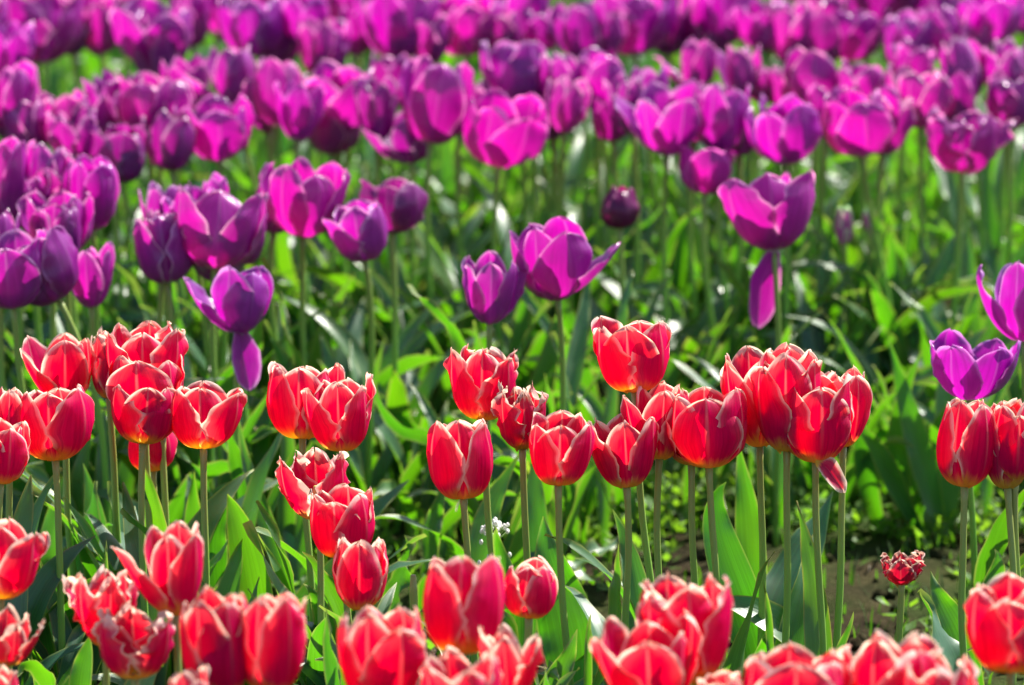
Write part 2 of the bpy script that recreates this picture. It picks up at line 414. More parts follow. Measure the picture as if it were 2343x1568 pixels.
    # pistil and stamens inside the cup
    if o.get('pist'):
        ax = Rm @ np.array([0, 0, 1.])
        V, Fp, U = tube([P0l+ax*t for t in (.002, .010, .020, .026, .030)], [.003, .0034, .0030, .0036, .0022], 8)
        mesh_obj('pistil', V, Fp, M_PIST, e, U)
        for k in range(6):
            a = k*math.pi/3; d = Rm @ np.array([math.cos(a), math.sin(a), 0])
            V, Fp, U = tube([P0l+d*.004+ax*.004, P0l+d*.008+ax*.012, P0l+d*.010+ax*.018, P0l+d*.011+ax*.026], [.0008, .0008, .0018, .0010], 6)
            mesh_obj('stamen', V, Fp, M_ANTH, e, U)
    # stem
    ax = Rm @ np.array([0, 0, 1.]); hl = P0l[2]
    c = bez(np.zeros(3), np.array([dx*-.1, 0, hl*.38]), P0l-ax*hl*.34, P0l+ax*.004, 18)
    c = c + np.array([[.004*nz(t*2+seed, 0, 0)*math.sin(t*math.pi), 0, 0] for t in np.linspace(0, 1, 18)])
    rs = .0031 if red else .0029
    V, Fs, U = tube(c, [rs*(1.15-.2*t) + (.0008 if t == 1 else 0) for t in np.linspace(0, 1, 18)])
    mesh_obj('stem', V, Fs, M_STEM, e, U, None, (1, 1, 1, 1) if red else (.8, 1.0, .75, 1))
    # leaves
    for k in range(o.get('nl', (3 if not red else (3 if x0 < 900 else 1)))):
        a = r.uniform(0, 2*math.pi); L = r.uniform(.15, .25)*(1 if red else 1.08); z0 = r.uniform(0, .03)
        V, uv, rim = leaf_local(np.array([0, 0, z0]), a, L, r.uniform(.013, .024)*(1 if red else .68), r.uniform(4, 20), r.choice([r.uniform(10, 60), r.uniform(60, 115)]),
                                seed+k*9.1, r.uniform(-.9, .9), r.uniform(.3, .7), r.uniform(.002, .007))
        g_ = r.uniform(.75, 1.15)
        mesh_obj('leaf', V, grid_faces(len(LV), len(LU)), M_LEAF, e, uv, rim, (g_*r.uniform(.8, 1.25), g_, g_*r.uniform(.8, 1.2), 1))
    tulips.append((e, root, o)); return e

# ------------------------------------------------------------------ setting: the ground, one sheet to the horizon
def axis(lo, hi, step, far):
    a = list(np.arange(lo, hi+1e-6, step)); k = step*2
    while a[-1] < far: a.append(a[-1]+k); k *= 1.6
    k = step*2
    while a[0] > -far: a.insert(0, a[0]-k); k *= 1.6
    return np.array(a)
gxs = axis(-1.0, 1.0, .016, 500); gys = axis(4.6, 9.4, .02, 500)
V = [(x, y, ground_z(x, y) if (abs(x) < 3 and 2 < y < 12) else 0) for y in gys for x in gxs]
g = mesh_obj('ground', V, grid_faces(len(gys), len(gxs)), M_SOIL); g['kind'] = 'structure'

# ------------------------------------------------------------------ tulips, front to back
# angles in picture terms: 0 right, 90 back, 180 left, 270 towards the camera
# --- red, middle row
tulip('r', 65, 232, 760, 925, 'red tulip with one petal flung out left, at the far left behind two blooms', yaw=270, sp={180: 30, 150: 22}, h=.285, bx=148)
tulip('r', 205, 300, 745, 915, 'crinkled red tulip squeezed behind the bloom with the flung-out petal', rag=.5, h=.29, tint=.85)
tulip('r', 226, 432, 730, 915, 'rearmost and highest red tulip of the tight left cluster', yaw=90, op=6, rag=.3, h=.30, close=50)
tulip('r', 240, 424, 800, 965, 'wide red tulip in the middle of the tight left cluster', yaw=270, op=4, h=.285, close=50)
tulip('r', 285, 417, 978, 1080, 'low red tulip seen under the tight left cluster between stems', yaw=80, h=.225, bx=350)
tulip('r', 234, 402, 885, 1018, 'dark red tulip at the bottom front of the left cluster', yaw=90, tint=.85, op=3, back=12, bx=327, h=.275, dx=.004)
tulip('r', 385, 560, 870, 1028, 'red tulip with a long right petal pointing up and out beside the left cluster', yaw=90, sp={330: 18, 0: 14}, bx=466, h=.27, dx=.002)
tulip('r', 360, 424, 900, 1000, 'small red tulip bud tucked between the left cluster and its right neighbour', close=70, h=.26, bx=372, dx=.01)
tulip('r', -15, 66, 884, 1040, 'red tulip at the left edge, behind a pale rimmed bloom', yaw=260, h=.275)
tulip('r', 38, 213, 878, 1056, 'squarish red tulip second from the left edge with a pale centre line', yaw=82, op=3, bx=127, h=.27, dx=.004)
tulip('r', -62, 70, 955, 1110, 'red tulip cut by the left edge with a yellow-white base', yaw=285, h=.268)
tulip('r', 597, 778, 826, 1006, 'red tulip left and rear of an overlapping pair, one thin petal tip rising', yaw=90, sp={30: 12}, h=.275, bx=692)
tulip('r', 684, 857, 850, 1036, 'red tulip right and front of an overlapping pair, petals spread in a V', yaw=82, op=5, h=.272, bx=783, sp={0: 8, 180: 4}, dx=.008)
tulip('r', 704, 858, 1105, 1280, 'low red tulip half hidden behind the frayed open tulip', yaw=80, h=.22, rag=.1)
tulip('r', 652, 826, 1022, 1192, 'frayed open red tulip missing a front petal, yellow pistil showing', yaw=90, rag=.75, op=12, miss=(270,), pist=1, h=.235, bx=728, dx=.002)
tulip('r', 764, 893, 1228, 1398, 'egg shaped red tulip with white rims in front of a pale curled leaf', yaw=265, close=72, h=.20, bx=822, dx=.003)
tulip('r', 1015, 1188, 785, 962, 'red tulip with two upright horns and a folded-down front left petal', yaw=82, sp={0: 8, 180: 2}, op=3, rag=.25, h=.29, bx=1108)
tulip('r', 1128, 1262, 868, 1035, 'crumpled dark red tulip between two smooth red blooms', rag=.8, tint=.75, op=6, h=.285, bx=1195, dx=.006)
tulip('r', 980, 1133, 957, 1143, 'smooth red tulip with a white V of petal edges, lowest of its group of four', yaw=90, sp={30: 5, 150: 3}, h=.262, bx=1060, dx=.015)
tulip('r', 1335, 1502, 944, 1120, 'wide open red tulip with creamy base behind two brown-green stems', yaw=90, op=13, h=.265, bx=1434, dx=-.006)
tulip('r', 1190, 1342, 937, 1112, 'red tulip with a pale line down its front petal, right of the crumpled one', yaw=90, op=2, h=.275, bx=1277, dx=.016)
tulip('r', 1345, 1530, 722, 902, 'highest red tulip standing alone above the middle cluster', yaw=82, op=5, h=.335, bx=1452, sp={90: 0})
tulip('r', 1386, 1545, 870, 1054, 'red tulip with a pointed left petal below the highest red bloom', yaw=90, op=4, sp={210: 16, 180: 10}, h=.283, bx=1508, dx=.004)
tulip('r', 1470, 1600, 898, 1068, 'red tulip mostly hidden at the left of the big rounded bloom', yaw=60, h=.278, bx=1582, dx=.008)
tulip('r', 1500, 1688, 884, 1072, 'big rounded red tulip with a bright orange centre petal', yaw=268, op=5, h=.28, bx=1622, close=58, dx=.01)
tulip('r', 1634, 1805, 790, 1024, 'tall red tulip with spiky left petals at the left of the right-hand cluster', yaw=100, op=8, rag=.2, h=.285, bx=1738, close=50, dx=.003)
tulip('r', 1745, 1915, 782, 1040, 'broad red tulip at the back of the right-hand cluster, pale line on its rear petal', yaw=90, op=5, h=.29, bx=1800, close=50, dx=.004, rag=.15)
tulip('r', 1880, 2006, 834, 1026, 'red tulip with an upright outer petal at the right end of the right-hand cluster', yaw=300, op=7, h=.28, bx=1928, dx=-.006)
tulip('r', 1752, 1928, 838, 1060, 'large red tulip in front of the right-hand cluster, one petal fallen down right', yaw=275, op=4, h=.282, bx=1866, dx=.012,
      hang=[([(1866, 1052), (1892, 1070), (1932, 1126)], 56, .02)])
tulip('r', 2238, 2350, 905, 1120, 'red tulip almost hidden behind the two blooms at the right edge', yaw=90, h=.27, bx=2305)
tulip('r', 2120, 2265, 908, 1118, 'smooth closed red tulip, left of the pair at the right edge', yaw=60, close=74, h=.272, bx=2206, dx=.008)
tulip('r', 2258, 2400, 910, 1100, 'red tulip cut by the right edge with a broad yellow base', yaw=270, h=.278, bx=2322)
# --- red, near the bottom
tulip('r', -70, 116, 1176, 1372, 'red tulip at the left edge with a long right petal rising like a horn', yaw=80, sp={0: 14}, h=.262, bx=2, op=2, dx=.002)
tulip('r', 140, 325, 1290, 1490, 'faded red tulip with frilled curling petals at its left side', rag=.8, op=12, sp={180: 22}, h=.23, curl={180: 60})
tulip('r', 275, 490, 1190, 1410, 'tall red tulip with one white petal flopping to the left', yaw=80, op=4, sp={200: 24}, h=.27, bx=402, curl={200: 30}, dx=.002)
tulip('r', 208, 402, 1372, 1555, 'open ragged red tulip with a gap in its front and torn cream rims', rag=.7, op=14, h=.225, miss=(270,), yaw=90)
tulip('r', -12, 136, 1380, 1528, 'wide open dark red tulip with a ragged right petal, low at the left edge', rag=.6, op=20, sp={0: 12}, h=.23, tint=.8, bx=18)
tulip('r', -30, 44, 1520, 1660, 'red tulip barely rising into the bottom left corner', h=.2)
tulip('r', 415, 595, 1338, 1600, 'dark crimson tulip, left one of a big pair at the bottom', yaw=60, h=.26, tint=.85, close=60, bx=505, op=3)
tulip('r', 545, 714, 1350, 1592, 'red tulip, right one of a big pair at the bottom', yaw=300, h=.262, bx=622, op=2)
tulip('r', 380, 482, 1520, 1720, 'red tulip tip poking up under the big pair at the bottom', h=.235)
tulip('r', 786, 990, 1382, 1640, 'red tulip with a wide creamy edged front petal left of the tallest front bloom', yaw=300, op=6, h=.25, rag=.25, bx=880)
tulip('r', 1133, 1259, 1270, 1416, 'small neat red tulip sharply in focus on a brown stem', yaw=80, close=74, h=.215, bx=1210, dx=.004, rag=.02)
tulip('r', 1090, 1245, 1425, 1625, 'pinkish red tulip with a right petal bent outward, at the bottom centre', rag=.45, op=14, sp={0: 14}, h=.24, dx=0.)
tulip('r', 952, 1150, 1478, 1720, 'blurred red tulip with looping cream edges below the tallest front bloom', rag=.4, op=10, h=.24)
tulip('r', 953, 1142, 1268, 1500, 'tallest front red tulip, blurred, with cream rims, in the bottom centre', yaw=90, op=2, h=.275, bx=1052, dx=.01)
tulip('r', 1436, 1662, 1306, 1570, 'red tulip with several pale blunt tips, behind another at the bottom', yaw=100, op=6, rag=.35, h=.258, bx=1570, close=50)
tulip('r', 1345, 1605, 1392, 1640, 'broad blurred red tulip with a left petal ending in a white point', yaw=270, op=9, sp={180: 10}, h=.25, bx=1490, close=50)
tulip('r', 1595, 1705, 1530, 1700, 'small pink-rimmed red tulip tip at the bottom edge', h=.23)
tulip('r', 1698, 1955, 1466, 1720, 'wide red tulip dome at the bottom edge with a pale rear petal', yaw=270, op=6, h=.245, close=56)
tulip('r', 1915, 2165, 1438, 1690, 'red tulip with a tall pale left petal among the bottom right blooms', yaw=60, op=8, h=.25, rag=.3, close=52)
tulip('r', 2040, 2242, 1488, 1740, 'pink and red tulip with rounded pale tips in front at the bottom right', yaw=270, op=6, h=.245, rag=.4)
tulip('r', 2204, 2410, 1304, 1542, 'large blurred red tulip cut by the right edge near the bottom', yaw=90, op=3, h=.27, bx=2312, rag=.2)
tulip('r', 2005, 2113, 1256, 1346, 'withered small dark red tulip with shrivelled petals over bare soil', dry=1, rag=1.0, op=14, h=.175, bx=2062, nl=1, dx=-.004, rgb=(1, 1, 1))

# --- purple, nearest
tulip('p', 1650, 1874, 385, 574, 'large purple tulip with a left petal spread wide and one hanging under it', yaw=90, sp={180: 6, 210: 10}, op=5, w=1.3, h=.30, bx=1770, dx=.006, close=58,
      hang=[([(1772, 568), (1742, 640), (1734, 750)], 96, .004)])
tulip('p', 1044, 1200, 572, 745, 'upright purple tulip alone with three petals showing, left of the wide open one', yaw=270, sp={30: 8, 150: 8, 0: 12, 180: 12}, op=5, back=1, h=.285, bx=1120, dx=.0)
tulip('p', 1185, 1442, 494, 690, 'wide open purple tulip with one petal stretched far to the right', yaw=60, op=6, w=1.2, sp={0: 38}, h=.30, bx=1276, dx=-.002, close=54)
tulip('p', 1372, 1463, 424, 524, 'small closed dark maroon tulip alone among the stems', close=84, op=-6, tint=.42, rgb=(1.1, .5, .7), h=.26)
tulip('p', 818, 982, 408, 536, 'dark magenta tulip just behind a paler violet one', yaw=80, close=80, tint=.55, h=.285)
tulip('p', 763, 915, 455, 600, 'pale violet tulip with a whitish base in front of a dark magenta one', yaw=88, w=1.15, sp={180: 3, 0: 4}, op=5, back=2, h=.285, bx=836, rgb=(1.05, 1.8, 1.15), dx=-.002)
tulip('p', 580, 788, 358, 546, 'broad purple tulip with a pink lit right petal at the end of the left group', yaw=290, op=6, h=.30, bx=693, close=56, dx=.012, sp={0: 6})
tulip('p', 560, 660, 372, 535, 'purple tulip hidden behind the left side of the broad pink lit one', h=.295, bx=624)
tulip('p', 368, 500, 425, 560, 'purple tulip behind the large centre bloom of the left group', h=.30, op=5)
tulip('p', 430, 520, 366, 540, 'purple tulip with one pale narrow petal standing up', op=2, sp={150: 16, 120: 12}, h=.30, yaw=150, rgb=(1.1, 1.4, 1.2))
tulip('p', 266, 415, 470, 650, 'purple tulip with petals leaning left, at the left of the left group', yaw=90, op=4, lean=-8, sp={180: 12}, h=.285, bx=385)
tulip('p', 398, 614, 428, 618, 'large purple tulip in the centre of the left group', yaw=270, w=1.2, op=3, h=.30, sp={0: 12}, bx=490, close=56)
tulip('p', 398, 606, 606, 768, 'wide open violet tulip with one petal hanging straight down', yaw=60, op=15, w=1.3, sp={200: 24}, h=.27, bx=545, pist=1, rgb=(.95, 1.5, 1.15), close=60,
      hang=[([(546, 748), (556, 815), (572, 892)], 84, .004)])
tulip('p', 145, 274, 352, 528, 'purple tulip with a tall rounded right petal, right of the left edge cluster', yaw=300, h=.30)
tulip('p', 24, 158, 325, 490, 'purple tulip upright in the upper part of the left edge cluster', yaw=270, h=.305)
tulip('p', -50, 84, 310, 520, 'purple tulip cut by the left edge, upper one', yaw=80, h=.305)
tulip('p', 150, 264, 552, 705, 'magenta tulip low at the right of the left edge cluster', yaw=270, op=12, h=.27)
tulip('p', -45, 44, 470, 650, 'violet tulip cut by the left edge, lower one', h=.29, op=6)
tulip('p', 38, 216, 432, 592, 'violet tulip with a bright rounded front petal in the left edge cluster', yaw=265, op=6, h=.30, close=58)
tulip('p', 2, 200, 550, 702, 'dark magenta tulip lying over to the left on a slanting stem', yaw=90, lean=-30, h=.295, tint=.75, dx=.045, op=5)
tulip('p', 2122, 2338, 755, 918, 'violet tulip with a gap between two petals, just above the right red pair', yaw=0, op=16, back=3, h=.27, bx=2218, rgb=(.9, 1.2, 1.1))
tulip('p', 2242, 2450, 594, 784, 'pale violet tulip cut by the right edge', yaw=60, op=14, sp={180: 10}, h=.285, bx=2345, rgb=(.98, 1.6, 1.15))
# --- purple, second band
tulip('p', 1024, 1222, 200, 386, 'pink magenta tulip at the front centre of the dense purple band', yaw=60, op=10, h=.30, bx=1140, rgb=(1.1, .9, 1.), close=54)
tulip('p', 890, 1062, 122, 335, 'tall purple tulip left and behind the pink magenta one', yaw=270, h=.315, bx=985)
tulip('p', 830, 1000, 245, 376, 'dark purple tulip low in the centre with a white lit petal on its left', yaw=90, sp={180: 25}, h=.285, bx=940, tint=.8)
tulip('p', 676, 862, 138, 300, 'purple tulip with overlapping rounded petals above three thin stems', yaw=300, op=4, h=.305, bx=775)
tulip('p', 690, 830, 230, 355, 'low purple tulip with a narrow drooping petal under the rounded one', op=8, h=.28, tint=.85)
tulip('p', 446, 640, 102, 252, 'magenta tulip high on a slanting dark stem, upper left', yaw=80, sp={200: 22}, op=4, h=.315, bx=545, dx=.05)
tulip('p', 576, 722, 128, 292, 'pale purple tulip between the slanting stem one and the rounded one', yaw=250, h=.305, op=5)
tulip('p', 398, 584, 212, 372, 'purple tulip with a shining curved left petal under the slanting stem one', yaw=280, op=8, h=.29, rgb=(1.1, 1.2, 1.1))
tulip('p', 240, 402, 165, 312, 'tall purple tulip with a rounded hood, left part of the dense band', yaw=270, h=.315)
tulip('p', 204, 334, 285, 422, 'dark purple tulip lowest in the left part of the dense band', yaw=90, h=.285, tint=.75)
tulip('p', 322, 452, 248, 392, 'dark purple tulip beside the lowest one in the dense band', yaw=60, h=.29, tint=.8)
tulip('p', 84, 208, 205, 355, 'magenta tulip with a square outline near the left edge of the dense band', yaw=270, h=.30)
tulip('p', -35, 92, 135, 325, 'purple tulip with a bright right rim, cut by the left edge in the dense band', yaw=300, h=.31)
tulip('p', 1095, 1262, 95, 250, 'tulip with a magenta left petal and a dark violet right one, upper centre', yaw=240, h=.31)
tulip('p', 1310, 1432, 106, 250, 'narrow purple tulip high at centre right with dark vertical folds', yaw=290, close=74, h=.315)
tulip('p', 1236, 1345, 118, 262, 'purple tulip left of the narrow folded one', yaw=80, h=.31)
tulip('p', 1216, 1302, 225, 320, 'small dark purple tulip low between the centre blooms', h=.29, tint=.75)
tulip('p', 1350, 1450, 215, 325, 'small dark purple tulip right below the narrow folded one', h=.29, tint=.75)
tulip('p', 1405, 1605, 182, 358, 'purple tulip with a white speck on its left petal and a rounded front petal', yaw=285, op=6, sp={180: 10}, h=.305, bx=1525)
tulip('p', 1586, 1718, 186, 352, 'bright violet tulip beside the one with a white speck', yaw=60, h=.305, rgb=(1., 1.6, 1.1))
tulip('p', 1540, 1690, 338, 446, 'hot pink tulip low behind two green stems', yaw=270, op=8, h=.27, rgb=(1.4, 1.0, 1.3))
tulip('p', 1494, 1640, 85, 215, 'purple tulip with a triangular left petal flung out', yaw=60, sp={180: 30}, h=.315, op=2)
tulip('p', 1632, 1742, 100, 228, 'purple tulip with pale vertical stripes beside the triangular petal', yaw=270, h=.31)
tulip('p', 1694, 1872, 214, 378, 'magenta tulip with a pale crown and a left petal leaning out', yaw=60, op=6, sp={190: 14}, h=.30, bx=1800, close=60)
tulip('p', 1786, 1925, 105, 242, 'smooth egg shaped purple tulip behind the pale crowned one', yaw=270, close=76, h=.31)
tulip('p', 1866, 2055, 196, 360, 'bright magenta tulip with spread side petals on a dark slanting stem', yaw=280, op=10, h=.30, bx=1972, dx=.05, rgb=(1.1, 1, 1), close=56)
tulip('p', 1912, 2045, 138, 262, 'purple tulip peeping over the bright magenta one', h=.31)
tulip('p', 2028, 2182, 148, 298, 'purple tulip with two rounded front petals at the right', yaw=60, h=.305, op=3, bx=2105)
tulip('p', 2098, 2312, 240, 405, 'ragged purple tulip with a loose petal lying across its top', yaw=80, op=12, rag=.5, h=.285, bx=2200, tint=.85, sp={0: 10})
tulip('p', 2165, 2276, 78, 235, 'smooth purple tulip with a pale midrib near the right edge', yaw=270, close=74, h=.315, bx=2212)
tulip('p', 2240, 2352, 84, 238, 'purple tulip with ruffled petals at the right edge of the dense band', yaw=90, h=.31, rag=.3)
tulip('p', 780, 850, 165, 300, 'narrow purple tulip squeezed at the right of the rounded one', h=.30)
tulip('p', 1700, 1800, 150, 240, 'small purple tulip above the pale crowned one', h=.30)
tulip('p', 1440, 1530, 150, 260, 'purple tulip behind the left shoulder of the one with a white speck', h=.31)
tulip('p', 1910, 1950, 462, 560, 'thin pink tulip sliver deep among the leaves at the right', h=.2, tint=1.0, close=80, rgb=(1.5, 8, 1.4))
tulip('p', 1972, 2002, 472, 530, 'tiny pink tulip bud deep among the leaves at the right', h=.2, close=80, rgb=(1.5, 8, 1.4))
# --- purple, third band and the top edge
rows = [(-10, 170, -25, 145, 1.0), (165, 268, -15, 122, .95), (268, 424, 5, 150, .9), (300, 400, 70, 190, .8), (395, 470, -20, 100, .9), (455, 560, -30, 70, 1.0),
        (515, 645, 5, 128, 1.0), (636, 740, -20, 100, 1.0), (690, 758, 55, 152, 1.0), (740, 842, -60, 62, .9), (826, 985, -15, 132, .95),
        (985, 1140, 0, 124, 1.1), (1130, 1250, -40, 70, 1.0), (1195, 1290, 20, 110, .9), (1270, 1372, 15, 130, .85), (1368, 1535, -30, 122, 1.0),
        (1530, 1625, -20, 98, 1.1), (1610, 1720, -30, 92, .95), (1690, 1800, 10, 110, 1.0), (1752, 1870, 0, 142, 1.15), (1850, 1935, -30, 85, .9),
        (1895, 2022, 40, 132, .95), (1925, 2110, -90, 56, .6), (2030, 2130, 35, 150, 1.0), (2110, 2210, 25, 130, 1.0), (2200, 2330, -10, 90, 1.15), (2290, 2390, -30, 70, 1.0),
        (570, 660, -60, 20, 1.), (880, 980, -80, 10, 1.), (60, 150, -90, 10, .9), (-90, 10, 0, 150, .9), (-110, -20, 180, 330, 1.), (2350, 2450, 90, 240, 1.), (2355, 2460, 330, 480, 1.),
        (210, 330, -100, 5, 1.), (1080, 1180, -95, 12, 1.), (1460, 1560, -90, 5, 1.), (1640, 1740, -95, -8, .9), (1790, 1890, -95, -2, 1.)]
shade = {1.15: 'very bright', 1.1: 'bright', 1.0: 'purple pink', 1.: 'purple pink', .95: 'deep magenta', .9: 'mid purple', .85: 'dusky', .8: 'dark', .6: 'near black violet'}
nums = 'first second third fourth fifth sixth seventh eighth ninth tenth eleventh twelfth thirteenth fourteenth fifteenth sixteenth seventeenth eighteenth nineteenth twentieth'.split()
nums += ['twenty-'+n for n in nums[:9]] + ['thirtieth'] + ['thirty-'+n for n in nums[:9]] + ['fortieth'] + ['forty-'+n for n in nums[:9]]
rows.sort(key=lambda q: q[0])
for i, (a, b_, c_, d_, tn) in enumerate(rows):
    e_ = (b_-a)*.13; a -= e_; b_ += e_; c_ -= 16; d_ += 10
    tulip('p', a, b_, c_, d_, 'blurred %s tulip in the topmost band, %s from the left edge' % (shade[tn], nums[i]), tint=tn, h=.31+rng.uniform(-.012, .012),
          op=rng.uniform(3, 15), nl=2, rag=rng.uniform(0, .4))

# the crowd of blooms that closes the gaps of the dense band and the top edge
fill = [(-20, 70, 60, 190), (120, 215, 250, 370), (200, 290, 170, 290), (330, 430, 190, 310), (380, 470, 140, 260), (560, 650, 170, 300), (640, 730, 200, 320),
        (820, 900, 190, 320), (860, 940, 130, 240), (1010, 1110, 190, 300), (1180, 1260, 150, 280), (1260, 1340, 190, 300), (1390, 1470, 180, 300), (1560, 1650, 200, 320),
        (1650, 1740, 230, 350), (1740, 1830, 150, 250), (1850, 1930, 200, 310), (1990, 2080, 230, 350), (2050, 2130, 100, 200), (2130, 2220, 170, 280),
        (2270, 2360, 180, 290), (110, 200, 20, 120), (470, 560, 10, 90), (590, 680, 50, 150), (760, 850, 20, 120), (940, 1030, 30, 140), (1090, 1180, 30, 130),
        (1330, 1420, 30, 140), (1480, 1570, 20, 120), (1580, 1670, 40, 130), (1840, 1920, 40, 150), (2170, 2260, 60, 160), (2100, 2190, -20, 70),
        (20, 110, 400, 520), (95, 175, 480, 600), (330, 420, 430, 560), (520, 600, 480, 600)]
fill += [(60, 190, 360, 510), (-50, 100, 540, 700), (330, 440, 490, 640), (440, 560, 500, 640), (1330, 1400, 150, 260), (700, 790, 60, 170), (10, 100, 230, 350), (180, 270, 210, 330)]
fill.sort(key=lambda q: q[0])
for i, (a, b_, c_, d_) in enumerate(fill):
    e_ = (b_-a)*.16; a -= e_; b_ += e_; c_ -= 18; d_ += 8
    tulip('p', a, b_, c_, d_, 'half hidden purple tulip filling a gap of the dense purple crowd, %s from the left' % nums[i], tint=rng.uniform(.75, 1.05),
          h=(.30 if c_ > 380 else .31)-rng.uniform(.0, .02), op=rng.uniform(3, 14), nl=2, rag=rng.uniform(0, .4))
